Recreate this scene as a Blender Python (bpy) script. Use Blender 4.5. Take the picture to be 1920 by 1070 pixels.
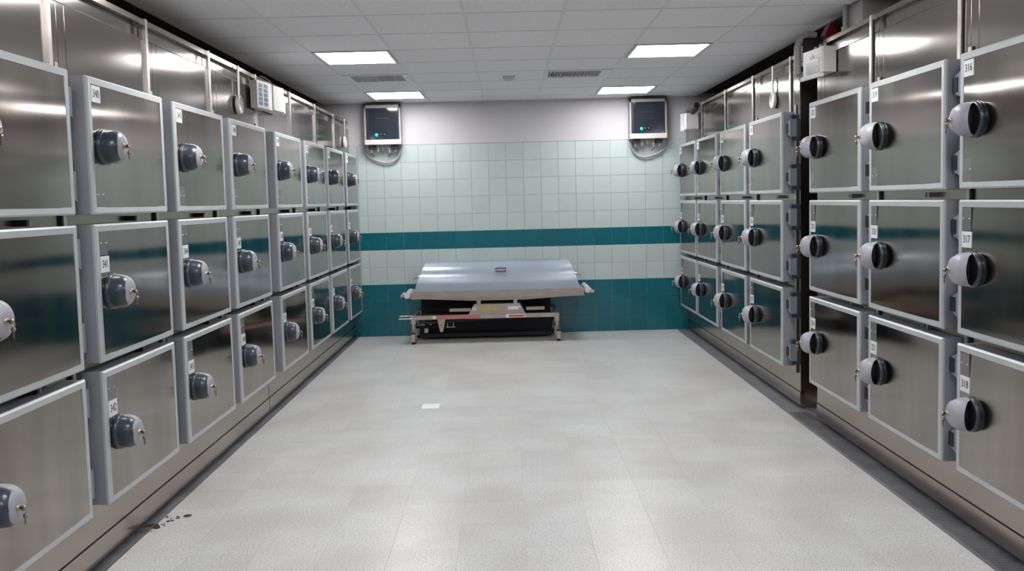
import bpy, bmesh, math, random
from mathutils import Matrix, Vector
random.seed(7)
for o in list(bpy.data.objects): bpy.data.objects.remove(o)
scn = bpy.context.scene
C = scn.collection
PI = math.pi

# ------------------------------------------------------------------ camera
FPX, PITCH, YAW, ROLL, CY = 1637.27, -0.0694, -0.0036, 0.0238, 490.0
EYE = 1.5185
cam_d = bpy.data.cameras.new('camera'); cam = bpy.data.objects.new('camera', cam_d); C.objects.link(cam)
cam_d.sensor_fit = 'HORIZONTAL'; cam_d.sensor_width = 36.0
cam_d.lens = 36.0 * FPX / 1920.0
cam_d.shift_y = -(535.0 - CY) / 1920.0
cam_d.clip_start = 0.05; cam_d.clip_end = 60
Rm = Matrix.Rotation(YAW, 3, 'Z') @ Matrix.Rotation(PITCH, 3, 'X') @ Matrix.Rotation(ROLL, 3, 'Y')
M3 = Matrix((Rm.col[0], Rm.col[2], -Rm.col[1])).transposed()
cam.matrix_world = Matrix.Translation((0, 0, EYE)) @ M3.to_4x4()
scn.camera = cam

# ------------------------------------------------------------------ world, exposure
w = bpy.data.worlds.new('world'); scn.world = w; w.use_nodes = True
w.node_tree.nodes['Background'].inputs[0].default_value = (0.62, 0.66, 0.7, 1)
w.node_tree.nodes['Background'].inputs[1].default_value = 0.02
scn.view_settings.view_transform = 'Standard'; scn.view_settings.look = 'None'
scn.view_settings.gamma = 1; scn.view_settings.use_curve_mapping = False
scn.view_settings.exposure = 0.0
LIGHT_STRENGTH = 26.5

# ------------------------------------------------------------------ materials
def mat(name, col, rough=0.5, metal=0.0, spec=0.5, noise=0.06, nscale=8.0, bump=0.0, bscale=60.0,
        stretch=None, aniso=0.0, emit=None, estr=0.0, rnd=0.0, rvar=0.0, wave=0.0, coat=0.0, speck=None, clearedge=False, col2=None, world=False, split=.3):
    m = bpy.data.materials.new(name); m.use_nodes = True
    nt = m.node_tree; N = nt.nodes; L = nt.links
    b = N['Principled BSDF']
    b.inputs['Roughness'].default_value = rough; b.inputs['Metallic'].default_value = metal
    b.inputs['Specular IOR Level'].default_value = spec
    b.inputs['Coat Weight'].default_value = coat
    b.inputs['Coat Roughness'].default_value = 0.08
    tc = N.new('ShaderNodeTexCoord'); mp = N.new('ShaderNodeMapping'); ge = N.new('ShaderNodeNewGeometry'); OBJ = ge.outputs['Position'] if world else tc.outputs['Object']; L.new(OBJ, mp.inputs[0])
    if stretch: mp.inputs['Scale'].default_value = stretch
    nz = N.new('ShaderNodeTexNoise'); nz.inputs['Scale'].default_value = nscale; nz.inputs['Detail'].default_value = 5
    L.new(mp.outputs[0], nz.inputs['Vector'])
    c2 = col2 or tuple(c * (1 - 2.2 * noise) for c in col)
    mx = N.new('ShaderNodeMix'); mx.data_type = 'RGBA'
    mx.inputs[6].default_value = tuple(c2) + (1,); mx.inputs[7].default_value = tuple(min(1, c * (1 + noise)) for c in col) + (1,)
    rp = N.new('ShaderNodeMapRange'); rp.inputs[1].default_value = split; rp.inputs[2].default_value = 1 - split
    L.new(nz.outputs['Fac'], rp.inputs[0]); L.new(rp.outputs[0], mx.inputs[0])
    out = mx.outputs[2]
    if speck:
        v = N.new('ShaderNodeTexNoise'); v.inputs['Scale'].default_value = speck[0]; v.inputs['Detail'].default_value = 3; v.inputs['Roughness'].default_value = .7
        L.new(OBJ, v.inputs['Vector'])
        r2 = N.new('ShaderNodeMapRange'); r2.inputs[1].default_value = speck[1]; r2.inputs[2].default_value = speck[1] + .12
        r2.inputs[3].default_value = 0; r2.inputs[4].default_value = speck[3]
        L.new(v.outputs['Fac'], r2.inputs[0])
        m2 = N.new('ShaderNodeMix'); m2.data_type = 'RGBA'; L.new(r2.outputs[0], m2.inputs[0]); L.new(out, m2.inputs[6])
        m2.inputs[7].default_value = tuple(speck[2]) + (1,); out = m2.outputs[2]
    if rnd:
        oi = N.new('ShaderNodeObjectInfo'); r3 = N.new('ShaderNodeMapRange')
        r3.inputs[3].default_value = 1 - rnd; r3.inputs[4].default_value = 1 + rnd * .3
        L.new(oi.outputs['Random'], r3.inputs[0])
        m3 = N.new('ShaderNodeMix'); m3.data_type = 'RGBA'; m3.blend_type = 'MULTIPLY'; m3.inputs[0].default_value = 1
        cb = N.new('ShaderNodeCombineColor')
        for k in range(3): L.new(r3.outputs[0], cb.inputs[k])
        L.new(out, m3.inputs[6]); L.new(cb.outputs[0], m3.inputs[7]); out = m3.outputs[2]
    L.new(out, b.inputs['Base Color'])
    if rvar:
        r4 = N.new('ShaderNodeMapRange'); r4.inputs[1].default_value = .3; r4.inputs[2].default_value = .7
        r4.inputs[3].default_value = max(0.02, rough - rvar); r4.inputs[4].default_value = rough + rvar
        L.new(nz.outputs['Fac'], r4.inputs[0]); L.new(r4.outputs[0], b.inputs['Roughness'])
    nrm = None
    if wave:
        wz = N.new('ShaderNodeTexNoise'); wz.inputs['Scale'].default_value = 1.6; wz.inputs['Detail'].default_value = 1
        wm = N.new('ShaderNodeVectorMath'); wm.operation = 'ADD'; oi2 = N.new('ShaderNodeObjectInfo')
        L.new(tc.outputs['Object'], wm.inputs[0]); L.new(oi2.outputs['Location'], wm.inputs[1]); L.new(wm.outputs[0], wz.inputs['Vector'])
        bw = N.new('ShaderNodeBump'); bw.inputs['Strength'].default_value = 1; bw.inputs['Distance'].default_value = wave
        L.new(wz.outputs['Fac'], bw.inputs['Height']); nrm = bw
    if bump:
        bz = N.new('ShaderNodeTexNoise'); bz.inputs['Scale'].default_value = bscale; bz.inputs['Detail'].default_value = 2
        L.new(mp.outputs[0], bz.inputs['Vector'])
        bb = N.new('ShaderNodeBump'); bb.inputs['Strength'].default_value = 1; bb.inputs['Distance'].default_value = bump
        L.new(bz.outputs['Fac'], bb.inputs['Height'])
        if nrm: L.new(nrm.outputs[0], bb.inputs['Normal'])
        nrm = bb
    if nrm: L.new(nrm.outputs[0], b.inputs['Normal'])
    if aniso:
        b.inputs['Anisotropic'].default_value = aniso
        tg = N.new('ShaderNodeTangent'); tg.direction_type = 'UV_MAP'
        L.new(tg.outputs[0], b.inputs['Tangent'])
    if emit:
        b.inputs['Emission Color'].default_value = tuple(emit) + (1,); b.inputs['Emission Strength'].default_value = estr
    return m

STEEL = (0.34, 0.312, 0.285)
M = {}
M['door_steel'] = mat('brushed_door_steel', STEEL, .13, 1, noise=.09, nscale=1.6, stretch=(3, 3, .6), aniso=.82, rvar=.025, wave=.003, world=True)
M['panel_steel'] = mat('upper_panel_steel', (0.35, .322, .305), .14, 1, noise=.06, nscale=1.2, stretch=(1.6, 1, .7), aniso=.7, rvar=.03, wave=.003, world=True)
M['body_steel'] = mat('cabinet_body_steel', (0.38, .335, .29), .20, 1, noise=.06, nscale=1.2, stretch=(1.6, 1, .7), aniso=.4, rvar=.04, wave=.003, world=True)
M['strip_steel'] = mat('bright_seam_steel', (0.62, .60, .58), .3, 1, noise=.08, nscale=6.0)
M['frame_alu'] = mat('satin_aluminium_profile', (0.50, .53, .54), .42, .30, noise=.03, nscale=5)
M['edge_grey'] = mat('grey_door_edge', (0.33, .345, .39), .45, .2, noise=.05, nscale=3)
M['dark_plastic'] = mat('slate_plastic', (0.030, .043, .060), .30, 0, noise=.05, coat=.15)
M['grip_plastic'] = mat('light_grey_plastic', (0.34, .345, .39), .38, 0, noise=.04)
M['black_plastic'] = mat('black_plastic', (0.010, .010, .013), .5, 0, noise=.03)
M['hinge_grey'] = mat('hinge_cover_grey', (0.21, .225, .26), .42, 0, noise=.04)
M['plate_steel'] = mat('corner_plate_steel', (0.36, .35, .35), .38, 1, noise=.07, nscale=10)
M['label_white'] = mat('number_label_white', (0.70, .73, .76), .5, 0, noise=.02)
M['ink'] = mat('black_ink', (0.02, .02, .03), .6, 0, noise=.02)
M['brass'] = mat('key_metal', (0.42, .36, .27), .3, 1, noise=.05)
M['chrome'] = mat('chrome', (0.72, .72, .72), .12, 1, noise=.02)
M['floor_tile'] = mat('speckled_stone_tile', (0.585, .61, .595), .30, 0, noise=.05, nscale=2.0, speck=(125, .51, (.30, .28, .27), .85), world=True, rnd=.07, split=.36, col2=(.535, .53, .52))
M['grout_floor'] = mat('floor_grout', (0.54, .54, .525), .8, 0, noise=.08, nscale=20)
M['tile_white'] = mat('white_glazed_tile', (0.46, .54, .53), .16, 0, noise=.02, nscale=3, rnd=.04)
M['tile_teal'] = mat('teal_glazed_tile', (0.0, .118, .160), .16, 0, noise=.06, nscale=6, rnd=.10)
M['grout'] = mat('tile_grout', (0.50, .54, .50), .8, 0, noise=.05, nscale=30)
M['grout_dim'] = mat('white_tile_grout', (0.47, .525, .515), .8, 0, noise=.03, nscale=30)
M['paint'] = mat('white_wall_paint', (0.53, .525, .545), .6, 0, noise=.02, nscale=2)
M['ceil_tile'] = mat('mineral_ceiling_tile', (0.80, .805, .83), .85, 0, noise=.03, nscale=40, bump=.0006, bscale=220, rnd=.03)
M['ceil_rail'] = mat('ceiling_rail', (0.70, .70, .71), .5, 0, noise=.02)
M['ceil_dark'] = mat('ceiling_shade_dark', (0.03, .03, .03), .9, 0)  # near-black, stands in for the shade above the cabinets
M['white_metal'] = mat('white_painted_metal', (0.52, .515, .51), .4, 0, noise=.02)
M['grey_metal'] = mat('grey_painted_metal', (0.30, .29, .29), .42, .3, noise=.05)
M['glass_dark'] = mat('tinted_window', (0.020, .026, .036), .07, 0, spec=.6, noise=.03)
M['conduit'] = mat('corrugated_conduit_grey', (0.36, .34, .34), .55, 0, noise=.05)
M['diffuser'] = mat('light_diffuser', (0.9, .9, .9), .4, 0, emit=(1.0, .975, .985), estr=LIGHT_STRENGTH)
M['led_green'] = mat('green_indicator', (0.0, .5, .3), .3, 0, emit=(0.0, .8, .42), estr=1.6)
M['lamp_dark'] = mat('unlit_indicator', (0.03, .02, .025), .2, 0)
M['lamp_blue'] = mat('blue_indicator', (0.01, .03, .06), .2, 0)
M['lid'] = mat('blue_grey_painted_lid', (0.36, .43, .50), .26, .3, noise=.04, nscale=3, coat=.2)
M['trolley'] = mat('trolley_aluminium', (0.40, .355, .325), .42, .45, noise=.08, nscale=6)
M['trolley_dark'] = mat('trolley_dark_steel', (0.05, .048, .05), .5, .5, noise=.08)
M['tray_shade'] = mat('under_tray_shade', (0.012, .014, .022), .7, 0, noise=.05)  # near-black colour for the shade below the tray
M['wrap'] = mat('crumpled_plastic_wrap', (0.62, .60, .60), .35, 0, noise=.10, nscale=30, bump=.004, bscale=40)
M['red_label'] = mat('red_label', (0.50, .10, .10), .5, 0, noise=.05)
M['yellow_label'] = mat('yellow_label', (0.46, .37, .14), .5, 0, noise=.08, nscale=40)
M['blue_print'] = mat('blue_print', (0.07, .11, .22), .5, 0, noise=.25, nscale=60)
M['lens'] = mat('clear_lamp_lens', (0.85, .87, .88), .12, .6, noise=.03, nscale=40)
M['red_beacon'] = mat('dark_red_beacon', (0.16, .006, .010), .25, 0, noise=.05)
M['drain_metal'] = mat('ribbed_dark_metal', (0.20, .205, .225), .5, .35, noise=.10, nscale=6)
M['stain'] = mat('dark_red_stain', (0.045, .008, .008), .35, 0, noise=.3, nscale=30)
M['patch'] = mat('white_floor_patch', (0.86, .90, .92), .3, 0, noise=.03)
M['cable'] = mat('dark_cable', (0.02, .02, .025), .5, 0)

# ------------------------------------------------------------------ mesh helpers
class MB:
    def __init__(s): s.v = []; s.f = []; s.m = []; s.sm = []
    def add(s, vs, fs, mi=0, smooth=False):
        o = len(s.v); s.v += [tuple(v) for v in vs]
        for f in fs: s.f.append(tuple(i + o for i in f)); s.m.append(mi); s.sm.append(smooth)
    def box(s, x0, x1, y0, y1, z0, z1, mi=0):
        vs = [(x, y, z) for z in (z0, z1) for y in (y0, y1) for x in (x0, x1)]
        s.add(vs, [(0, 2, 3, 1), (4, 5, 7, 6), (0, 1, 5, 4), (2, 6, 7, 3), (0, 4, 6, 2), (1, 3, 7, 5)], mi)
    def cbox(s, x0, x1, y0, y1, z0, z1, c, mi=0):          # box whose front face (y0) has chamfered edges
        vs = [(x0, y1, z0), (x1, y1, z0), (x1, y1, z1), (x0, y1, z1), (x0, y0 + c, z0), (x1, y0 + c, z0), (x1, y0 + c, z1), (x0, y0 + c, z1),
              (x0 + c, y0, z0 + c), (x1 - c, y0, z0 + c), (x1 - c, y0, z1 - c), (x0 + c, y0, z1 - c)]
        s.add(vs, [(0, 3, 2, 1), (0, 1, 5, 4), (1, 2, 6, 5), (2, 3, 7, 6), (3, 0, 4, 7), (4, 5, 9, 8), (5, 6, 10, 9), (6, 7, 11, 10), (7, 4, 8, 11), (8, 9, 10, 11)], mi)
    def prism(s, poly, axis, a, b, mi=0):                   # poly in the two other axes, extruded a..b
        n = len(poly)
        def P(p, t):
            return {0: (t, p[0], p[1]), 1: (p[0], t, p[1]), 2: (p[0], p[1], t)}[axis]
        vs = [P(p, a) for p in poly] + [P(p, b) for p in poly]
        s.add(vs, [tuple(range(n))[::-1], tuple(range(n, 2 * n))] + [(i, (i + 1) % n, n + (i + 1) % n, n + i) for i in range(n)], mi)
    def tube(s, pts, r, n=10, mi=0, cap=True):
        pts = [Vector(p) for p in pts]; rings = []
        up = None
        for i, p in enumerate(pts):
            d = (pts[min(i + 1, len(pts) - 1)] - pts[max(i - 1, 0)]).normalized()
            if up is None: up = Vector((0, 0, 1)) if abs(d.z) < .9 else Vector((0, 1, 0))
            a = d.cross(up).normalized(); up = a.cross(d).normalized()
            rr = r[i] if isinstance(r, (list, tuple)) else r
            rings.append([p + (a * math.cos(t * 2 * PI / n) + up * math.sin(t * 2 * PI / n)) * rr for t in range(n)])
        vs = [v for R_ in rings for v in R_]; fs = []
        for i in range(len(pts) - 1):
            for t in range(n):
                fs.append((i * n + t, i * n + (t + 1) % n, (i + 1) * n + (t + 1) % n, (i + 1) * n + t))
        s.add(vs, fs, mi, True)
        if cap:
            s.add(rings[0], [tuple(range(n))], mi); s.add(rings[-1], [tuple(range(n))[::-1]], mi)
    def lathe(s, prof, c, axis, n=20, mi=0):                # prof = [(r, t)] along axis from c
        rings = []
        for r, t in prof:
            R_ = []
            for k in range(n):
                a = 2 * PI * k / n; u, v = r * math.cos(a), r * math.sin(a)
                R_.append({'x': (c[0] + t, c[1] + u, c[2] + v), 'y': (c[0] + u, c[1] + t, c[2] + v), 'z': (c[0] + u, c[1] + v, c[2] + t)}[axis])
            rings.append(R_)
        vs = [v for R_ in rings for v in R_]; fs = []
        for i in range(len(prof) - 1):
            for k in range(n): fs.append((i * n + k, i * n + (k + 1) % n, (i + 1) * n + (k + 1) % n, (i + 1) * n + k))
        s.add(vs, fs, mi, True)
        s.add(rings[0], [tuple(range(n))], mi); s.add(rings[-1], [tuple(range(n))], mi)
    def mesh(s, name, mats):
        me = bpy.data.meshes.new(name); me.from_pydata(s.v, [], s.f)
        for m in mats: me.materials.append(m)
        me.polygons.foreach_set('material_index', s.m); me.polygons.foreach_set('use_smooth', s.sm)
        bm = bmesh.new(); bm.from_mesh(me); bmesh.ops.recalc_face_normals(bm, faces=bm.faces)
        uv = bm.loops.layers.uv.new('UVMap')
        for f in bm.faces:
            n = f.normal; ax = max(range(3), key=lambda i: abs(n[i]))
            for l in f.loops:
                c = l.vert.co
                l[uv].uv = (c.y, c.z) if ax == 0 else ((c.x, c.z) if ax == 1 else (c.x, c.y))
        bm.to_mesh(me); bm.free(); me.update()
        return me
    def build(s, name, mats, parent=None, loc=None):
        if not isinstance(mats, (list, tuple)): mats = [mats]
        return link(name, s.mesh(name, mats), parent, loc)

def link(name, me, parent=None, loc=None):
    o = bpy.data.objects.new(name, me); C.objects.link(o)
    if parent: o.parent = parent
    if loc: o.location = loc
    return o
def thing(name, label, cat, loc=(0, 0, 0), rz=0, group=None):
    o = bpy.data.objects.new(name, None); C.objects.link(o); o.location = loc; o.rotation_euler = (0, 0, rz)
    o.empty_display_size = .1
    return tag(o, label, cat, group)
def tag(o, label, cat, group=None):
    o['label'] = label; o['category'] = cat
    if group: o['group'] = group
    return o
def struct(o): o['kind'] = 'structure'; return o
def arc(cx, cz, r, a0, a1, n): return [(cx + r * math.cos(a0 + (a1 - a0) * i / n), cz + r * math.sin(a0 + (a1 - a0) * i / n)) for i in range(n + 1)]

D = 9.97            # back wall
XL, XR = -4.25, 4.6 # side walls behind the cabinets
YF = -1.6           # wall behind the viewer
HC = 2.647          # ceiling

# ================================================================== SETTING
m = MB(); m.box(XL, XR, YF, D, -.12, -.0014); floor = struct(m.build('floor', M['grout_floor']))
P0, TX, TY0 = .2965, .045, 4.035
def tile_box(mb, x, y, s=P0, g=.0005):
    a, b_, c = x + g, x + s - g, .0008
    y1, y2 = y + g, y + s - g
    vs = [(a, y1, -.01), (b_, y1, -.01), (b_, y2, -.01), (a, y2, -.01), (a, y1, -.0006), (b_, y1, -.0006), (b_, y2, -.0006), (a, y2, -.0006),
          (a + c, y1 + c, 0), (b_ - c, y1 + c, 0), (b_ - c, y2 - c, 0), (a + c, y2 - c, 0)]
    mb.add(vs, [(0, 1, 5, 4), (1, 2, 6, 5), (2, 3, 7, 6), (3, 0, 4, 7), (4, 5, 9, 8), (5, 6, 10, 9), (6, 7, 11, 10), (7, 4, 8, 11), (8, 9, 10, 11)])
mb = MB(); tile_box(mb, 0, 0); tile_me = mb.mesh('floor_tile', [M['floor_tile']])
far = MB()
for j in range(-19, 21):
    y = TY0 + j * P0 * .995
    for i in range(-7, 7):
        x = TX + i * P0
        if x < -1.80 or x > 1.98: continue
        if y + P0 > D: continue
        if -4 <= j <= 14:
            o = link('floor_tile', tile_me, floor, (x, y, 0))
        else: tile_box(far, x, y)
o = far.build('floor_tile_field', M['floor_tile'], floor); o['kind'] = 'stuff'
# strips of floor against the cabinets (ribbed metal on the right, plain on the left)
m = MB(); m.box(1.915, 2.20, .0, D - .01, -.004, .0012)
y = 1.6
while y < 6.0:
    m.box(1.935, 2.06, y, y + .006, .0012, .0035); y += .016
m.box(1.912, 1.922, .0, D - .01, -.004, .004)
struct(m.build('trim_1', M['drain_metal']))
m = MB(); m.box(-1.90, -1.735, .0, D - .01, -.004, .0012); m.box(-1.742, -1.735, .0, D - .01, -.004, .003); struct(m.build('trim_2', M['drain_metal']))

# back wall
m = MB(); m.box(XL, XR, D + .008, D + .15, 0, HC + .1); m.box(XL, XR, D - .004, D + .01, 11 * .1979 + .003, HC + .1)
wb = struct(m.build('wall_back', [M['grout_dim']])); wb.data.materials[0] = M['grout_dim']
m = MB(); m.box(XL, XR, D - .006, D + .002, 11 * .1979 + .002, HC + .05); m.build('painted_plaster', M['paint'], wb)
for (za, zb) in ((0, 3), (5, 6)):
    m = MB(); m.box(-1.9, 2.2, D + .0015, D + .009, za * .1979, zb * .1979); m.build('grout_bed', M['grout'], wb)
WX, TW = -1.5912, .1979
def wt(wd, name, mt):
    mb = MB(); mb.cbox(.001, wd - .001, -.004, .009, .001, TW - .001, .0008); return mb.mesh(name, [mt])
WM = {('t', 1): wt(TW, 'teal_tile', M['tile_teal']), ('w', 1): wt(TW, 'white_tile', M['tile_white']),
      ('t', .5): wt(TW / 2, 'teal_tile', M['tile_teal']), ('w', .5): wt(TW / 2, 'white_tile', M['tile_white'])}
for r in range(11):
    k = 't' if r in (0, 1, 2, 5) else 'w'
    for c in range(-2, 19):
        x = WX + c * TW; h = 1
        if c == -1: x = WX - TW / 2; h = .5
        if c == -2: x = WX - 1.5 * TW
        link('teal_tile' if k == 't' else 'white_tile', WM[(k, h)], wb, (x, D, r * TW))
# side and rear walls (out of sight behind the cabinets, they close the room)
m = MB(); m.box(XL - .15, XL, YF, D, 0, HC + .1); struct(m.build('wall_left', M['paint']))
m = MB(); m.box(XR, XR + .15, YF, D, 0, HC + .1); struct(m.build('wall_right', M['paint']))
m = MB(); m.box(XL, XR, YF - .15, YF, 0, HC + .1); struct(m.build('wall_front', M['paint']))

# ceiling: panels in a T grid
m = MB(); m.box(XL, XR, YF, D, HC + .03, HC + .12); ceil = struct(m.build('ceiling', M['ceil_dark']))
GX, GY, G = -1.4366, 5.3452, .6
m = MB(); m.box(.010, G - .010, .009, G - .009, HC + .003, HC + .02); ct = m.mesh('ceiling_tile', [M['ceil_tile']])
lights = []; vents = [(0, 4), (3, 4)]
for j in range(-12, 9):
    for i in range(-5, 10):
        if i in (0, 4) and (j - 2) % 4 == 0 and j >= -10: lights.append((i, j)); continue
        if (i, j) in vents or i < -1 or i > 5: continue  # outer tiles left out so the dark slab gives shade over the cabinets
        x, y = GX + i * G, GY + j * G
        if y + G > D + .45 or y < YF: continue
        if x + G > XR + .01 or x < XL - .01: continue
        if y + G > D:
            mm = MB(); mm.box(.012, G - .012, .012, D - y - .01, HC + .004, HC + .02); mm.build('ceiling_tile', M['ceil_tile'], ceil, (x, y, 0))
        else: link('ceiling_tile', ct, ceil, (x, y, 0))
for i in range(-4, 11):
    x = GX + i * G
    if GX - G - .05 < x < GX + 6 * G + .05:
        m = MB(); m.box(x - .010, x + .010, YF, D, HC + .001, HC + .012); m.build('ceiling_rail', M['ceil_rail'], ceil)
for j in range(-11, 9):
    y = GY + j * G
    if YF < y < D:
        m = MB(); m.box(GX - G - .01, GX + 6 * G + .01, y - .008, y + .008, HC + .001, HC + .012); m.build('ceiling_rail', M['ceil_rail'], ceil)
m = MB(); m.box(-1.8, 2.0, D - .03, D - .006, HC - .002, HC + .02); m.build('wall_angle', M['ceil_rail'], ceil)

# ceiling lights
LL = {(0, 2): 'square white ceiling panel light on the left, the nearer of the two in view', (0, 6): 'square white ceiling panel light on the left, close to the tiled end wall',
      (4, 2): 'square white ceiling panel light on the right, the nearer of the two in view', (4, 6): 'square white ceiling panel light on the right, close to the tiled end wall'}
for (i, j) in lights:
    x, y = GX + i * G, GY + j * G
    if y < YF: continue
    side = 'left' if i == 0 else 'right'
    lab = LL.get((i, j)) or ('square white ceiling panel light on the %s, %s' % (side, 'over the near cabinets' if j == -2 else ('over the viewer' if j == -6 else 'rearmost one')))
    t = thing('ceiling_light', lab, 'light', (x, y, HC - .004), 0, 'ceiling panel lights')
    m = MB(); a, b_ = .013, .587
    m.box(a, b_, a, a + .022, 0, .02); m.box(a, b_, b_ - .022, b_, 0, .02); m.box(a, a + .022, a + .022, b_ - .022, 0, .02); m.box(b_ - .022, b_, a + .022, b_ - .022, 0, .02)
    m.build('frame', M['white_metal'], t)
    m = MB(); m.box(.036, .564, .036, .564, .002, .012); m.build('diffuser', M['diffuser'], t)
# vents
for (i, j), lab in zip(vents, ('slatted air vent in the ceiling between the two left panel lights', 'slatted air vent in the ceiling right of the small sensor')):
    x, y = GX + i * G, GY + j * G
    t = thing('ceiling_vent', lab, 'vent', (x, y, HC - .006))
    m = MB(); x0, x1, y0, y1 = .07, .53, .05, .42
    if i == 3: x0, x1 = .03, .50
    a, b_ = .012, .588
    m.box(a, b_, a, y0, .002, .02); m.box(a, b_, y1, b_, .002, .02); m.box(a, x0, y0, y1, .002, .02); m.box(x1, b_, y0, y1, .002, .02); m.build('frame', M['ceil_tile'], t)
    m = MB(); m.box(x0, x1, y0, y1, .07, .075); m.build('duct_back', M['black_plastic'], t)
    n = 14
    for k in range(n):
        xx = x0 + (k + .5) * (x1 - x0) / n; s = 1 if i == 0 else -1
        mm = MB(); mm.prism([(xx - .010 * s, .002), (xx - .007 * s, .002), (xx + .013 * s, .045), (xx + .010 * s, .045)], 1, y0, y1); mm.build('slat', M['white_metal'], t)
m = MB(); m.cbox(0, 1, 0, 1, 0, 1, .1)
m = MB(); m.lathe([(.0, 0), (.035, -.0), (.05, .012), (.055, .03)], (0, 0, 0), 'z', 24); m.box(-.055, .055, -.055, .055, .028, .04)
tag(m.build('smoke_sensor', M['white_metal'], None, (.04, 8.06, HC - .036)), 'small pale square sensor in the middle of the ceiling', 'sensor')

# ================================================================== COLD CABINETS
FT = .092                               # door thickness
def door_meshes(W, H):
    R_ = {}
    m = MB(); m.box(.002, W - .002, .012, FT, .002, H - .002)
    m.box(.02, W - .02, FT, FT + .004, .02, H - .02, 1)          # dark gasket behind
    R_['door'] = m.mesh('door', [M['edge_grey'], M['black_plastic']])
    b, c = .030, .007
    m = MB()
    O = [(0, 0), (W, 0), (W, H), (0, H)]; I = [(b, b), (W - b, b), (W - b, H - b), (b, H - b)]
    F = [(c, c), (W - c, c), (W - c, H - c), (c, H - c)]
    vs = [(p[0], .016, p[1]) for p in O] + [(p[0], c, p[1]) for p in O] + [(p[0], 0, p[1]) for p in F] + [(p[0], 0.0015, p[1]) for p in I] + [(p[0], .010, p[1]) for p in I]
    fs = []
    for k in range(4):
        for i in range(4): fs.append((k * 4 + i, k * 4 + (i + 1) % 4, (k + 1) * 4 + (i + 1) % 4, (k + 1) * 4 + i))
    m.add(vs, fs); R_['frame'] = m.mesh('frame', [M['frame_alu']])
    m = MB(); nx, nz = 8, 40; vs = []; x0, x1, z0, z1 = b - .002, W - b + .002, b - .002, H - b + .002
    for k in range(nz + 1):
        for i in range(nx + 1):
            z = z0 + (z1 - z0) * k / nz; x = x0 + (x1 - x0) * i / nx
            d = z1 - z
            yy = .0055 - .0030 * (1 - math.exp(-(d / .085) ** 2)) - .0008 * math.sin(PI * (x - x0) / (x1 - x0)) - .0008 * math.exp(-((z - z0) / .04) ** 2)
            vs.append((x, yy, z))
    m.add(vs, [(k * (nx + 1) + i, k * (nx + 1) + i + 1, (k + 1) * (nx + 1) + i + 1, (k + 1) * (nx + 1) + i) for k in range(nz) for i in range(nx)], 0, True)
    me = m.mesh('steel_panel', [M['door_steel']])
    R_['steel_panel'] = me
    return R_
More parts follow.
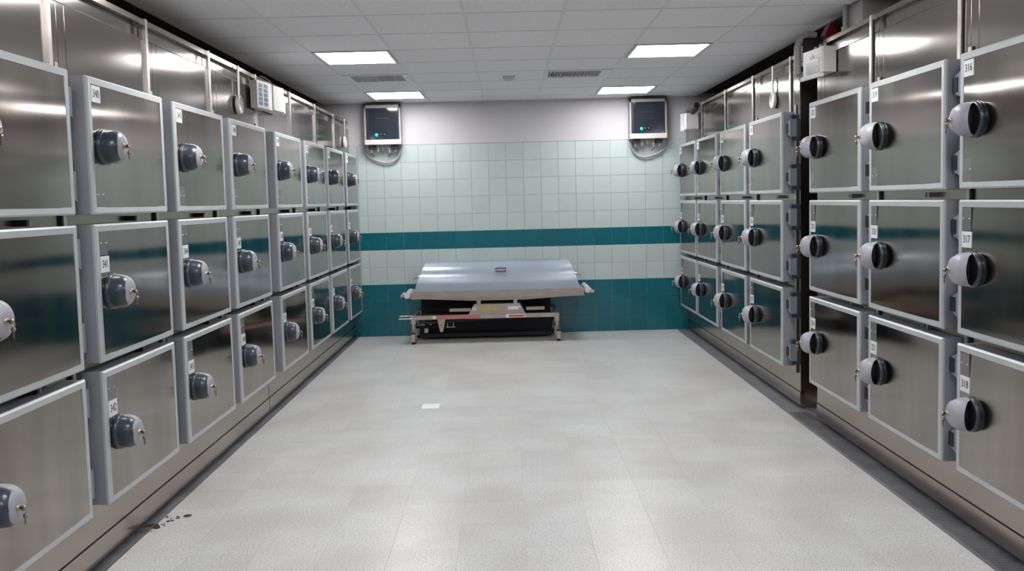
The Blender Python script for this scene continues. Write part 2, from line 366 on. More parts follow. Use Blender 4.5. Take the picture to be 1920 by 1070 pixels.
# the pull knob, in door coordinates: axis -y, latch edge at x = 0, recess opens towards the hinge (+x)
KR, KD, KB = .070, .074, .020
def kp(th, s, sc=1.0):
    a = s * PI / 2
    r = KR * (math.cos(a) ** .62 if s < .999 else 0.0) * sc
    d = KB + KD * math.sin(a) ** .80
    sh = -.006 * math.sin(a)
    return (r * math.cos(th) + sh, -d, r * math.sin(th))
def s0f(th):
    lim = math.radians(68)
    if abs(th) >= lim: return 0.0
    u = math.sin(th) / math.sin(lim)
    df = .60 * math.sqrt(max(0, 1 - u * u))
    return math.asin(df ** 1.25) * 2 / PI
def knob_meshes():
    out = {}
    m = MB(); m.lathe([(.073, .0), (.076, -.004), (.076, -.014), (.071, -.020), (.0, -.020)], (0, 0, 0), 'y', 40); out['knob_base'] = m.mesh('knob_base', [M['dark_plastic']])
    NT, NS = 48, 14
    g, sh = MB(), MB()
    def boundary(th):      # where the light cap starts, for directions on the latch side
        t = abs(th)
        if t < math.radians(98): return 0.0
        return .50 + .12 * (t - math.radians(98)) / math.radians(82)
    for i in range(NT):
        t0 = -PI + 2 * PI * i / NT; t1 = -PI + 2 * PI * (i + 1) / NT
        tm = (t0 + t1) / 2
        if abs(tm) < math.radians(98):
            for k in range(NS):
                q = []
                for t, s in ((t0, k), (t1, k), (t1, k + 1), (t0, k + 1)):
                    a = s0f(t); q.append(kp(t, a + (1 - a) * s / NS, 1.02))
                g.add(q, [(0, 1, 2, 3)], 0, True)
        else:
            for k in range(NS):
                q = []; q2 = []
                for t, s in ((t0, k), (t1, k), (t1, k + 1), (t0, k + 1)):
                    a = boundary(t) if abs(t) > math.radians(97) else .5
                    q.append(kp(t, a * s / NS)); q2.append(kp(t, a + (1 - a) * s / NS, 1.02))
                sh.add(q, [(0, 1, 2, 3)], 0, True); g.add(q2, [(0, 1, 2, 3)], 0, True)
    # thin rim of the light cap over the dark shell, and the back of the shell towards the grip
    for i in range(NT):
        t0 = -PI + 2 * PI * i / NT; t1 = -PI + 2 * PI * (i + 1) / NT
        if abs((t0 + t1) / 2) >= math.radians(98):
            a0, a1 = (boundary(t0) or .5), (boundary(t1) or .5)
            g.add([kp(t0, a0), kp(t1, a1), kp(t1, a1, 1.02), kp(t0, a0, 1.02)], [(0, 1, 2, 3)])
    out['knob_shell'] = sh.mesh('knob_shell', [M['dark_plastic']])
    out['knob_grip'] = g.mesh('knob_grip', [M['grip_plastic']])
    p = MB(); n = 20; lim = math.radians(68)
    for i in range(n):
        ts = [-lim + 2 * lim * i / n, -lim + 2 * lim * (i + 1) / n]
        rim = [kp(t, s0f(t), 1.015) for t in ts]
        inn = [(r_[0] * .30 - .012, -KB - ( -r_[1] - KB) * .85, r_[2] * .86) for r_ in rim]
        bot = [(KR * math.cos(t), -KB - .0005, KR * math.sin(t)) for t in ts]
        inb = [(i_[0], -KB - .0005, i_[2]) for i_ in inn]
        p.add([rim[0], rim[1], inn[1], inn[0]], [(0, 1, 2, 3)]); p.add([inn[0], inn[1], inb[1], inb[0]], [(0, 1, 2, 3)]); p.add([inb[0], inb[1], bot[1], bot[0]], [(0, 1, 2, 3)])
    out['knob_recess'] = p.mesh('knob_recess', [M['black_plastic']])
    k = MB(); y0 = -(KB + KD) + .002; x0 = -.022
    k.lathe([(.011, 0), (.011, -.007), (.008, -.009), (.0, -.009)], (x0, y0, 0), 'y', 14, 0)
    k.box(x0 - .0012, x0 + .0012, y0 - .016, y0 - .008, -.004, .004)
    k.lathe([(.0, -.0012), (.009, -.0012), (.009, .0012), (.0, .0012)], (x0, y0 - .020, -.001), 'x', 12)
    k.tube([(x0, y0 - .022 + .009 * math.cos(a), -.011 + .009 * math.sin(a)) for a in [2 * PI * q / 10 for q in range(11)]], .0011, 5, 0, False)
    k.lathe([(.0, -.0012), (.008, -.0012), (.008, .0012), (.0, .0012)], (x0 + .003, y0 - .022, -.027), 'x', 12)
    k.box(x0 + .002, x0 + .0045, y0 - .025, y0 - .019, -.056, -.033)
    out['key'] = k.mesh('key', [M['brass']])
    return out
KN = knob_meshes()
def hinge_mesh():
    m = MB()
    m.cbox(.003, .090, FT - .012, FT + .002, -.088, .088, .004, 0)                               # back plate
    m.prism([(.026, -.038), (.084, -.062), (.084, .062), (.026, .038)], 1, FT - .058, FT - .012, 1)
    m.box(.010, .050, FT - .062, FT - .012, -.032, .032, 2)                                       # dark square inset
    m.box(.050, .090, FT - .050, FT - .010, .062, .088, 0); m.box(.050, .090, FT - .050, FT - .010, -.088, -.062, 0)
    m.box(.003, .016, FT - .045, FT - .012, -.05, -.036, 1)
    return m.mesh('hinge', [M['dark_plastic'], M['hinge_grey'], M['black_plastic']])
HG = hinge_mesh()
def corner_plate_mesh():
    m = MB(); m.box(0, .072, -.0025, .001, 0, .098, 0); m.box(.072, .0755, -.0012, .001, -.002, .098, 1)
    for zz in (.05,):
        for xx in (.012, .06): m.lathe([(.003, 0), (.003, -.002), (.0, -.003)], (xx, -.0025, zz), 'y', 8, 2)
    return m.mesh('corner_plate', [M['plate_steel'], M['black_plastic'], M['chrome']])
CP = corner_plate_mesh()
def digits(txt):
    cu = bpy.data.curves.new('digits', 'FONT'); cu.body = txt; cu.size = .047; cu.extrude = .0004; cu.resolution_u = 2
    cu.align_x = 'CENTER'; cu.align_y = 'CENTER'
    ob = bpy.data.objects.new('digits', cu); C.objects.link(ob)
    me = bpy.data.meshes.new_from_object(ob.evaluated_get(bpy.context.evaluated_depsgraph_get()))
    bpy.data.objects.remove(ob)
    return me
DIG = {}
def number_plate(num):
    m = MB(); m.box(-.038, .038, -.003, .001, -.034, .034, 0)
    bpy.context.view_layer.update()
    d = digits(str(num))
    vs = [(v.co.x * .82, -.0034 - v.co.z, v.co.y * 1.0) for v in d.vertices]
    m.add(vs, [tuple(p.vertices) for p in d.polygons], 1)
    return m.mesh('number_label', [M['label_white'], M['ink']])
DM = {}
def add_door(cab, lx, W, row, rows, num):
    z0, z1 = rows[row]; H = z1 - z0; key = (round(W, 3), round(H, 3))
    if key not in DM: DM[key] = door_meshes(W, H)
    D_ = DM[key]
    d = link('door', D_['door'], cab, (lx, -FT, z0))
    link('frame', D_['frame'], d); link('steel_panel', D_['steel_panel'], d)
    kx, kz = .125, H * .50
    for n in ('knob_base', 'knob_shell', 'knob_grip', 'knob_recess', 'key'): link(n, KN[n], d, (kx, .004, kz))
    for hz in (.115, .455): link('hinge', HG, d, (W, 0, hz * H / .572))
    b = .032
    if row == 2:     # top row: number in the top corner, plate in the bottom corner
        link('corner_plate', CP, d, (b, .004, b)); link('number_label', number_plate(num), d, (b + .040, .003, H - b - .037))
    else:
        link('corner_plate', CP, d, (b, .004, H - b - .098)); link('number_label', number_plate(num), d, (b + .040, .003, H - b - .098 - .038))

def cabinet(name, label, origin, rz, L_, cols, rows, top, seams, depth=2.3):
    t = thing(name, label, 'cabinet', origin, rz, None)
    zt = top
    m = MB(); m.box(0, L_, 0, depth, .125, zt - .098); m.box(0, L_, .034, depth, zt - .098, zt - .026); m.build('body', M['body_steel'], t)
    m = MB(); m.box(.01, L_ - .01, .05, depth - .01, zt - .026, zt - .002); m.build('bounce_blocker', M['ceil_dark'], t)  # added unseen dark sheet, meant to cut light bouncing up to the ceiling
    m = MB(); m.box(.0, L_, -.004, depth, zt - .026, zt); m.build('top_rail', M['body_steel'], t)
    m = MB(); m.box(0, L_, -.0012, .024, zt - .1015, zt - .0975); m.build('shadow_joint', M['black_plastic'], t)
    m = MB(); m.box(0, L_, -.003, .02, .024, .118); m.box(.02, L_ - .02, .03, depth, .0, .125); m.build('skirting', M['body_steel'], t)
    m = MB(); m.box(.0, L_, .004, .03, .115, .13); m.build('skirting_joint', M['black_plastic'], t)
    sx = [0.0] + seams + [L_]
    for a, b_ in zip(sx[:-1], sx[1:]):
        if b_ - a < .12: continue
        m = MB(); m.cbox(a + .012, b_ - .006, -.0045, .001, rows[2][1] - .06, zt - .102, .003)
        m.box(a + .075, a + .078, -.0055, -.004, rows[2][1] - .06, zt - .105); m.box(a + .14, a + .142, -.0055, -.004, rows[2][1] - .06, zt - .105)
        m.build('upper_panel', M['panel_steel'], t)
        m = MB(); m.cbox(a + .012, b_ - .006, .028, .0345, zt - .094, zt - .030, .002); m.build('fascia_panel', M['panel_steel'], t)
    for s in seams:
        m = MB(); m.box(s - .016, s + .010, -.017, 0, rows[2][1] - .1, zt - .0); m.box(s + .010, s + .017, -.010, .0, rows[2][1] - .1, zt - .026, 1)
        m.build('seam_strip', [M['strip_steel'], M['black_plastic']], t)
    for s in [c[0] + c[1] + .062 for c in cols]:
        if s > L_ - .008: s = L_ - .02
        m = MB(); m.box(s - .012, s + .012, -.016, .0, .25, rows[2][1] + .04, 0)
        m.box(s - .018, s - .012, -.010, .0, .25, rows[2][1] + .04, 1); m.box(s + .012, s + .018, -.010, .0, .25, rows[2][1] + .04, 1)
        m.build('hinge_rail', [M['strip_steel'], M['black_plastic']], t)
    for lx, W, num in cols:
        for r in (0, 1, 2):
            add_door(t, lx, W, r, rows, num + 2 - r)
        for r in (1, 2):
            zz = rows[r][0] - .024
            m = MB(); m.box(lx + W * .66, lx + W * .66 + .016, -.04, 0, zz - .012, zz + .012, 0); m.box(lx + W * .66 + .018, lx + W * .66 + .034, -.04, 0, zz - .012, zz + .012, 1)
            m.build('latch_catch', [M['black_plastic'], M['plate_steel']], t)
    return t
RL = [(.288, .852), (.888, 1.462), (1.503, 2.067)]
RR = [(.283, .853), (.894, 1.476), (1.523, 2.098)]
FXL = -1.69 - FT; FXR = 1.949 + FT
# left bank: local x = +Y
y0 = 2.56
cabinet('cold_cabinet', 'stainless steel cold cabinet of twelve doors on the left, nearest the viewer', (FXL, y0, 0), PI / 2, 6.325 - y0,
        [(2.657 - y0, .78, 337), (3.585 - y0, .776, 340), (4.503 - y0, .775, 343), (5.417 - y0, .785, 346)], RL, 2.455, [3.465 - y0, 4.40 - y0, 5.31 - y0, 6.285 - y0], 2.3)
y0 = 6.335
cabinet('cold_cabinet', 'stainless steel cold cabinet of twelve doors on the left, against the tiled end wall', (FXL, y0, 0), PI / 2, 9.955 - y0,
        [(6.451 - y0, .80, 349), (7.405 - y0, .79, 352), (8.31 - y0, .80, 355), (9.264 - y0, .685, 358)], RL, 2.455, [7.26 - y0, 8.19 - y0, 9.09 - y0], 2.3)
# right bank: local x = -Y
y0 = 9.955
cabinet('cold_cabinet', 'stainless steel cold cabinet of twelve doors on the right, against the tiled end wall', (FXR, y0, 0), -PI / 2, y0 - 6.085,
        [(y0 - 9.90, .83, 334), (y0 - 9.0, .83, 331), (y0 - 8.01, .83, 328), (y0 - 7.05, .835, 325)], RR, 2.49, [y0 - 9.09, y0 - 8.12, y0 - 7.21, y0 - 6.26], 2.4)
y0 = 5.755
cabinet('cold_cabinet', 'stainless steel cold cabinet on the right with doors 316 to 324, nearest the viewer', (FXR, y0, 0), -PI / 2, y0 - 1.95,
        [(y0 - 5.65, .81, 322), (y0 - 4.715, .81, 319), (y0 - 3.775, .81, 316), (y0 - 2.84, .81, 313)], RR, 2.49, [y0 - 4.88, y0 - 3.93, y0 - 2.98], 2.4)

# thermometer rings hanging on thin tubes from the top rails
def ring(x, y, sgn, top, zc, label):
    t = thing('temperature_probe', label, 'thermometer', (x, y, zc))
    m = MB(); m.tube([(0, 0, .06), (0, 0, top - zc)], .008, 8); m.build('tube', M['strip_steel'], t)
    m = MB(); m.lathe([(.062, 0), (.062, sgn * .016), (.050, sgn * .022), (.048, sgn * .012), (.0, sgn * .012)], (-sgn * .008, 0, 0), 'x', 28); m.build('dial', M['white_metal'], t)
ring(FXL + .022, 5.85, 1, 2.45, 2.195, 'round pale dial on a thin tube above the fourth left door column')
ring(FXL + .022, 9.62, 1, 2.45, 2.20, 'round white dial on a thin tube at the far end of the left cabinets')
ring(FXR - .022, 6.64, -1, 2.48, 2.225, 'round pale dial on a thin tube on the far right cabinet')

# ================================================================== WALL CONTROL BOXES
def S(v, Y): return v * Y / D
def Sz(z, Y): return EYE + (z - EYE) * Y / D
def control_box(x0, x1, zt, zb, zlip, side, label):
    Yf = 9.83
    X0, X1, ZT, ZB, ZL = S(x0, Yf), S(x1, Yf), Sz(zt, Yf), Sz(zb, Yf), Sz(zlip, Yf)
    cx = (X0 + X1) / 2
    t = thing('control_box', label, 'control panel', (cx, 9.90, ZL))
    a, b_, zt_, zb_ = X0 - cx, X1 - cx, ZT - ZL, ZB - ZL
    yf = Yf - 9.90; yb = 9.958 - 9.90
    m = MB(); m.box(a, b_, yf + .02, yb, 0.002, zt_)                    # case
    m.box(a, a + .016, yf, yf + .02, zb_, zt_); m.box(b_ - .016, b_, yf, yf + .02, zb_, zt_); m.box(a, b_, yf, yf + .02, zt_ - .034, zt_)
    m.build('case', M['conduit'], t)
    m = MB(); m.box(a - .004, b_ + .004, yf - .012, yb, zt_ , zt_ + .008); m.build('hood', M['black_plastic'], t)
    m = MB(); m.box(a + .016, b_ - .016, yf + .012, yf + .021, zb_, zt_ - .034, 0); wn = m.build('window', M['glass_dark'], t)
    m = MB(); m.box(a + .016, a + .045, yf + .006, yf + .013, zb_, zt_ - .034); m.box(b_ - .03, b_ - .016, yf + .006, yf + .013, zb_, zt_ - .034)
    m.box(-.08, .07, yf + .002, yf + .012, zb_ + .235 - .006, zb_ + .235 + .006); m.build('window_bar', M['black_plastic'], wn)
    m = MB(); m.cbox(a - .001, b_ + .002, yf - .018, yb, .0, zb_, .004); m.build('lip', M['white_metal'], t)
    base = -.07 if side < 0 else -.075
    for k, (dx, mm) in enumerate(((base, 'led_green'), (base + .045, 'lamp_dark'), (base + .085, 'lamp_blue'))):
        m = MB(); m.lathe([(.017, 0), (.017, -.006), (.012, -.012), (.0, -.014)], (dx, yf + .013, zb_ + .055), 'y', 16); o = m.build('indicator_lamp', M[mm], t)
        if k == 0: o['label'] = 'lit green indicator'
    for dx in (-.13, .125):
        m = MB(); m.box(dx - .038, dx + .038, yf + .02, yb - .02, -.045, .0); m.build('plug', M['black_plastic'], t)
    for dx, dz in ((-.14, -.085), (-.065, -.075), (-.01, -.055), (.065, -.09), (.13, -.08)):
        m = MB(); m.tube([(dx, yf + .05, .0), (dx, yf + .05, dz)], .009, 8); m.lathe([(.014, 0), (.014, -.02)], (dx, yf + .05, dz * .45), 'z', 10); m.build('cable_gland', M['conduit'], t)
    for dx in (-.14, .07):
        s = 1 if dx < 0 else -1
        m = MB(); m.tube([(dx, yf + .05, -.08), (dx + .004 * s, yf + .06, -.11), (dx + .03 * s, yf + .07, -.13)], .004, 6); m.build('thin_cable', M['cable'], t)
    # trunking beside the box and the conduit that loops below it
    xs = a - .028 if side < 0 else b_ + .028
    m = MB(); m.box(xs - .020, xs + .020, yb - .04, yb, .01, zt_ + .012); m.build('trunking', M['conduit'], t)
    pts = []
    other = b_ - .02 if side < 0 else a + .02
    n = 16
    for k in range(n + 1):
        u = k / n; ang = PI * u
        x = xs + (other - xs) * (1 - math.cos(ang)) / 2
        z = .012 - .205 * math.sin(ang) ** .72 + (-.02 * math.sin(ang * 2) * -1)
        if u > .5: z = min(z, -.05) if u < .97 else -.03
        pts.append((x, yb - .025, z))
    m = MB(); m.tube(pts, .0115, 8)
    for k in range(2, n - 1, 2): m.lathe([(.0125, -.002), (.0125, .002)], pts[k], 'x', 8)
    m.build('conduit_loop', M['conduit'], t)
    return t
control_box(-1.598, -1.188, 2.633, 2.243, 2.186, -1, 'grey control box with dark window and green lamp, high on the left of end wall')
control_box(1.408, 1.826, 2.633, 2.243, 2.184, 1, 'grey control box with dark window and green lamp, high on the right of end wall')

# ================================================================== EMERGENCY LIGHTS AND SIGNS
# right near cabinet: white wedge box with mirrored lens
t = thing('emergency_light', 'white wedge emergency lamp with bright lens on the near right cabinet', 'emergency light', (FXR - .005, 5.38, 2.25), -PI / 2)
# local: x = -Y (towards viewer), y = +X into cabinet
m = MB(); m.prism([(-.02, -.006), (-.01, -.082), (-.28, -.120), (-.28, -.006)], 2, .01, .165); m.build('case', M['white_metal'], t)
m = MB(); m.prism([(-.03, -.078), (-.04, -.105), (-.29, -.135), (-.28, -.118)], 2, -.015, .012); m.prism([(-.015, -.079), (-.02, -.095), (-.05, -.10), (-.05, -.084)], 2, .01, .165); m.build('lamp_head', M['white_metal'], t)
m = MB(); m.prism([(-.055, -.086), (-.055, -.104), (-.21, -.124), (-.21, -.108)], 2, .015, .10, 0); m.tube([(-.09, -.115, .10), (-.11, -.122, .125), (-.14, -.122, .12), (-.15, -.12, .10)], .004, 6); m.build('lens', M['lens'], t)
for k, dx in enumerate((-.22, -.13, -.05)):
    m = MB(); m.lathe([(.015, 0), (.015, .02), (.009, .028), (.0, .03)], (dx, -.06, .165), 'z', 12); m.build('cable_gland', M['chrome'], t)
t = thing('camera_bracket', 'curved grey and black fitting above the near right cabinet', 'bracket', (1.93, 5.81, 2.30), 0)
m = MB(); pts = [(0, 0, 0), (0, 0, .10), (.0, 0, .18), (.02, 0, .235), (.07, 0, .26), (.12, 0, .25)]
m.tube(pts, .024, 10); m.build('arm', M['conduit'], t)
m = MB(); m.box(.03, .14, -.02, .05, .09, .235); m.build('head', M['black_plastic'], t)
m = MB(); m.box(-.005, .11, .0, .03, -.01, .02); m.build('foot', M['conduit'], t)
m = MB(); m.box(0, .36, 0, .3, 0, .148); m.box(.02, .34, -.01, 0, .02, .12)
tag(m.build('junction_box', M['conduit'], None, (2.09, 5.15, 2.4902)), 'grey metal box standing on top of the near right cabinet', 'box')
m = MB(); m.box(.0, .07, .0, .09, 0, .03); m.prism([(-.005, .03), (.085, .03), (.05, .105), (.03, .105)], 1, .0, .09)
tag(m.build('warning_beacon', M['red_beacon'], None, (2.046, 5.62, 2.4902)), 'dark red pointed beacon above the near right cabinet', 'beacon')
m = MB(); m.tube([(0, 0, 0), (0, 0, .155)], .016, 10); m.lathe([(.024, .0), (.024, .03)], (0, 0, 0), 'z', 10)
tag(m.build('conduit_pipe', M['conduit'], None, (2.07, 5.36, 2.4902)), 'short grey upright pipe from the near right cabinet to the ceiling', 'pipe')
# left cabinet: sign box with blue pictures, and lamp beside it
t = thing('instruction_box', 'white box with two columns of blue pictures on the left cabinet', 'sign', (FXL + .021, 6.12, 2.205), 0)
m = MB(); m.prism([(.0, .0), (.052, -.02), (.085, .16), (.085, .24), (.0, .24)], 2, 0, .188); m.build('case', M['white_metal'], t)
for k, (xa, xb) in enumerate(((.057, .0665), (.0715, .081))):
    for q in range(5):
        z = .02 + q * .031
        ya = -.02 + (xa - .052) / .033 * .18; yb_ = -.02 + (xb - .052) / .033 * .18
        m = MB(); m.add([(xa + .001, ya - .0005, z), (xb + .001, yb_ - .0005, z), (xb + .001, yb_ - .0005, z + .025), (xa + .001, ya - .0005, z + .025),
                          (xa - .002, ya + .0, z), (xb - .002, yb_, z), (xb - .002, yb_, z + .025), (xa - .002, ya, z + .025)],
                         [(0, 1, 2, 3), (4, 7, 6, 5), (0, 3, 7, 4), (1, 5, 6, 2), (0, 4, 5, 1), (3, 2, 6, 7)])
        m.build('blue_picture', M['blue_print'], t)
t = thing('emergency_light', 'white wedge emergency lamp beside the blue picture box on the left cabinet', 'emergency light', (FXL + .021, 6.40, 2.215), 0)
m = MB(); m.prism([(.0, .0), (.085, .0), (.115, .18), (.02, .40), (.0, .40)], 2, 0, .175); m.build('case', M['white_metal'], t)
m = MB(); m.prism([(.113, .185), (.121, .19), (.070, .33), (.060, .33)], 2, -.006, .09); m.build('lens', M['lens'], t)
m = MB(); m.tube([(.05, .12, .175), (.045, .10, .21), (.02, .05, .235), (-.01, .0, .245)], .005, 6); m.build('cable', M['cable'], t)
# far right
t = thing('emergency_light', 'small white emergency lamp at the far end of the right cabinets', 'emergency light', (FXR - .024, 9.30, 2.225), -PI / 2)
m = MB(); m.prism([(.07, -.12), (.0, -.125), (-.03, -.0), (.09, -.0)], 2, 0, .165); m.build('case', M['white_metal'], t)
m = MB(); m.prism([(.0, -.127), (-.10, -.15), (-.10, -.135), (-.02, -.05)], 2, -.01, .17); m.build('lens', M['lens'], t)
m = MB(); m.tube([(FXR - .085, 9.20, 2.398), (FXR - .085, 9.12, 2.43), (FXR - .08, 9.02, 2.45)], [.03, .045, .03], 10)
tag(m.build('cable_bundle', M['cable']), 'dark bundled cable bulging above the small far right lamp', 'cable')

# ================================================================== TROLLEY
GYf = 9.35; GYb = 9.87
t = thing('stretcher_trolley', 'low metal stretcher trolley standing before the teal tiled wall', 'trolley', (-.13, GYf, 0))
ox = .13
def X(v): return v + ox
m = MB()      # tray with raised rims and a shallow V bottom
m.box(X(-1.065), X(.80), -.012, .012, .485, .555); m.box(X(-1.065), X(.80), GYb - GYf - .012, GYb - GYf + .012, .485, .555)
m.box(X(-1.065), X(-1.04), .012, .51, .485, .555); m.box(X(.775), X(.80), .012, .51, .485, .555)
m.box(X(-1.068), X(.803), -.018, -.012, .532, .540); m.box(X(-1.068), X(.803), -.016, -.012, .500, .505)
m.build('tray', M['trolley'], t)
m = MB(); m.prism([(X(-1.0), .485), (X(-.42), .455), (X(.18), .455), (X(.74), .485)], 1, .015, .50); m.build('tray_underside', M['trolley'], t)
m = MB()      # crumpled wrap bunched at both ends
random.seed(3)
for ex, s in ((-1.075, -1), (.81, 1)):
    m = MB(); r = [(random.uniform(-.006, .006)) for _ in range(30)]
    pts = [(X(ex) + s * (.030 + r[i]), -.02 + i * .045, .545 + r[i + 12] - (.02 if s < 0 else 0)) for i in range(12)]
    m.tube(pts, [.028 + abs(r[i + 5]) * 1.5 for i in range(12)], 9)
    m.tube([(X(ex) + s * .05, -.03, .55), (X(ex) + s * .085, -.02, .525), (X(ex) + s * .10, .03, .500 if s < 0 else .535)], [.022, .016, .004], 7)
    m.build('plastic_wrap', M['wrap'], t)
m = MB()      # scissor housing
m.prism([(X(-.45), .305), (X(.165), .305), (X(.105), .415), (X(-.385), .415)], 1, .01, .30); m.build('lift_housing', M['trolley'], t)
for xx in (-.335, .06):
    m = MB(); m.prism(arc(X(xx), .465, .021, 0, PI, 8) + [(X(xx) - .021, .40), (X(xx) + .021, .40)], 1, .02, .06); m.build('support_post', M['trolley'], t)
m = MB(); m.box(X(-.40), X(-.36), -.0005 + .008, .0095, .345, .385)
m = MB(); m.box(X(-.355), X(-.105), .006, .0098, .345, .388, 0)
for k in range(3): m.box(X(-.405 + k * .017), X(-.395 + k * .017), .006, .0098, .350, .380, 1)
m.build('yellow_sticker', [M['yellow_label'], M['label_white']], t)
m = MB(); m.box(X(-.02), X(.09), .0055, .0095, .350, .385, 0); m.box(X(.095), X(.115), .0055, .0095, .37, .39, 0); m.build('white_sticker', [M['label_white']], t)
m = MB(); m.box(X(-1.06), X(.52), -.01, .03, .262, .305); m.box(X(-1.06), X(.52), .46, .50, .262, .305)
m.box(X(-1.06), X(-1.02), .03, .46, .262, .305); m.box(X(.48), X(.52), .03, .46, .262, .305); m.build('lower_frame', M['trolley'], t)
m = MB(); m.box(X(-.80), X(-.32), -.0125, -.0098, .268, .300, 0); m.box(X(-.83), X(-.80), -.0125, -.0098, .268, .300, 1)
for k in range(15): m.box(X(-.79 + k * .031), X(-.775 + k * .031), -.0130, -.0124, .281, .285, 1)
m.build('red_sticker', [M['red_label'], M['label_white']], t)
m = MB(); m.box(X(-.045), X(.165), -.0125, -.0098, .266, .302, 1); m.box(X(-.015), X(.155), -.0135, -.0124, .272, .294, 0); m.build('red_sticker', [M['red_label'], M['label_white']], t)
m = MB(); m.prism([(X(-.785), .262), (X(-.70), .262), (X(-.725), .135), (X(-.735), .125), (X(-.752), .125), (X(-.76), .135)], 1, -.008, .004, 0)
m.lathe([(.006, 0), (.006, -.004)], (X(-.742), -.008, .20), 'y', 10, 1); m.build('bracket', [M['trolley'], M['trolley_dark']], t)
for xx, ln in ((-.655, .23), (.175, .20)):
    m = MB(); m.box(X(xx), X(xx + ln), .05, .09, .335, .368); m.build('step_bar', M['trolley'], t)
for yy, dz in ((.0, .0), (.06, .022)):
    m = MB(); m.tube([(X(-1.20), yy, .275 + dz), (X(-1.04), yy, .278 + dz)], .0085, 8); m.build('pull_rod', M['chrome'], t)
# casters
for xx in (-1.045, .505):
    for yy in (.01, .48):
        m = MB(); m.box(X(xx) - .024, X(xx) + .024, yy - .015, yy + .025, .215, .30); m.lathe([(.02, .16), (.018, .225)], (X(xx), yy, 0), 'z', 12)
        m.prism([(X(xx) - .030, .06), (X(xx) - .022, .165), (X(xx) + .022, .165), (X(xx) + .030, .06)], 1, yy + .018, yy + .022); 
        leg = m.build('leg', M['trolley'], t)
        m = MB(); dx = .012 if xx > 0 else 0
        m.lathe([(.02, -.018), (.062, -.018), (.062, .018), (.02, .018)], (X(xx) + dx, yy + .0, .062), 'x', 20, 0)
        m.box(X(xx) + dx - .021, X(xx) + dx + .021, yy - .066, yy - .061, .03, .11, 1)
        m.box(X(xx) + dx - .019, X(xx) + dx - .0185, yy - .06, yy + .04, .09, .165, 1)
        m.build('wheel', [M['trolley_dark'], M['trolley']], leg)
m = MB(); m.box(X(-.94), X(-.90), .12, .16, .10, .15); m.build('pedal', M['trolley'], t)
m = MB(); m.box(X(-.98), X(.42), .10, .42, .295, .302, 0)
m.box(X(-.98), X(-.93), .14, .19, .19, .262, 0); m.tube([(X(-.95), .20, .20), (X(.30), .20, .26)], .016, 8, 0); m.tube([(X(-.95), .34, .20), (X(.30), .34, .44)], .016, 8, 0)
m.build('scissor_arms', M['trolley_dark'], t)
m = MB(); m.box(X(-1.0), X(.46), .44, .452, .02, .455); m.box(X(-1.0), X(.46), .30, .43, .02, .06)  # added black sheet and slab, standing in for shade under the trolley
m.build('shade_panel', M['tray_shade'], t)
m = MB(); m.box(X(-.97), X(-.93), .05, .08, .195, .205); m.box(X(-.88), X(-.85), .05, .08, .20, .208); m.box(X(-.70), X(-.60), .05, .07, .165, .172); m.box(X(-.685), X(-.678), .05, .07, .17, .21); m.box(X(-.622), X(-.615), .05, .07, .17, .215)
m.build('brake_linkage', M['trolley'], t)
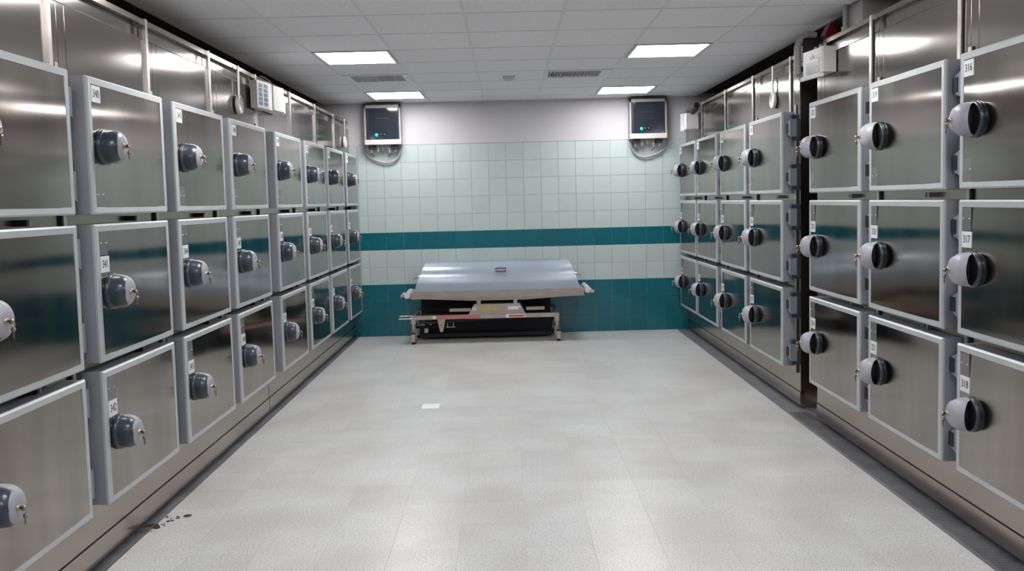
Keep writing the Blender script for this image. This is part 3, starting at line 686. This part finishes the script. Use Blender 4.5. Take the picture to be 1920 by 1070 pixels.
# domed cover lies on the tray: own thing
t = thing('stretcher_cover', 'blue grey arched metal cover lying on the stretcher trolley', 'cover', (-.13, GYf, .556))
m = MB(); nA, nX = 18, 10; vs = []
prof = []
for k in range(nA + 1):
    a = PI * k / nA
    cy_, cz_ = (GYb - GYf) / 2, 0
    yy = cy_ - (GYb - GYf) / 2 * math.copysign(abs(math.cos(a)) ** .8, math.cos(a)); zz = .315 * math.sin(a) ** .75
    prof.append((yy, zz))
for (yy, zz) in prof:
    f = zz / .315
    xa, xb = -1.03 + .125 * f ** 1.1, .765 - .115 * f ** 1.1
    for i in range(nX + 1): vs.append((X(xa + (xb - xa) * i / nX), yy, zz))
m.add(vs, [(k * (nX + 1) + i, k * (nX + 1) + i + 1, (k + 1) * (nX + 1) + i + 1, (k + 1) * (nX + 1) + i) for k in range(nA) for i in range(nX)], 0, True)
for i in (0, nX):
    m.add([vs[k * (nX + 1) + i] for k in range(nA + 1)], [tuple(range(nA + 1))])
m.build('shell', M['lid'], t)
m = MB(); m.box(X(-1.04), X(.775), -.008, .006, .0, .012); m.build('lower_rim', M['trolley'], t)
def yz(a):     # a point of the arch
    return ((GYb - GYf) / 2 - (GYb - GYf) / 2 * math.cos(a) ** .8, .315 * math.sin(a) ** .75)
hy, hz = yz(math.radians(42)); hy2, hz2 = yz(math.radians(36))
m = MB(); m.tube([(X(-.145), hy, hz), (X(-.145), hy - .035, hz + .01), (X(-.055 + .02), hy - .035, hz + .01), (X(-.035), hy, hz)], .006, 6)
m.tube([(X(-.145), hy2, hz2), (X(-.145), hy2 - .03, hz2), (X(-.035), hy2 - .03, hz2), (X(-.035), hy2, hz2)], .006, 6); m.build('front_handle', M['trolley_dark'], t)
for s, xx in ((-1, -.965), (1, .705)):
    m = MB(); m.tube([(X(xx), .10, .165), (X(xx) + s * .065, .10, .14), (X(xx) + s * .065, .22, .14), (X(xx), .22, .165)], .007, 6); m.build('end_handle', M['chrome'], t)

# ================================================================== SMALL FLOOR MARKS
random.seed(11)
m = MB()
for k in range(34):
    a = random.random(); x = -1.76 + .10 * a + random.gauss(0, .02); y = 4.02 + .22 * a + random.gauss(0, .03)
    if k < 6: x, y = -1.725 + random.uniform(-.02, .02), 4.10 + random.uniform(-.02, .02)
    r = random.uniform(.003, .010) if k > 6 else random.uniform(.012, .026)
    m.lathe([(r, 0), (r * .8, .0012), (0, .0014)], (x, y, 0.0012), 'z', 8)
tag(m.build('dried_stain', M['stain']), 'dark red dried spatter on the floor below the left cabinet', 'stain')['kind'] = 'stuff'
m = MB(); m.box(-.065, .065, -.075, .075, 0.0, .0008)  # thin flat white rectangle lying on the floor
tag(m.build('floor_patch', M['patch'], None, (-.61, 6.45, .0003)), 'small white rectangular patch on the speckled floor', 'mark')
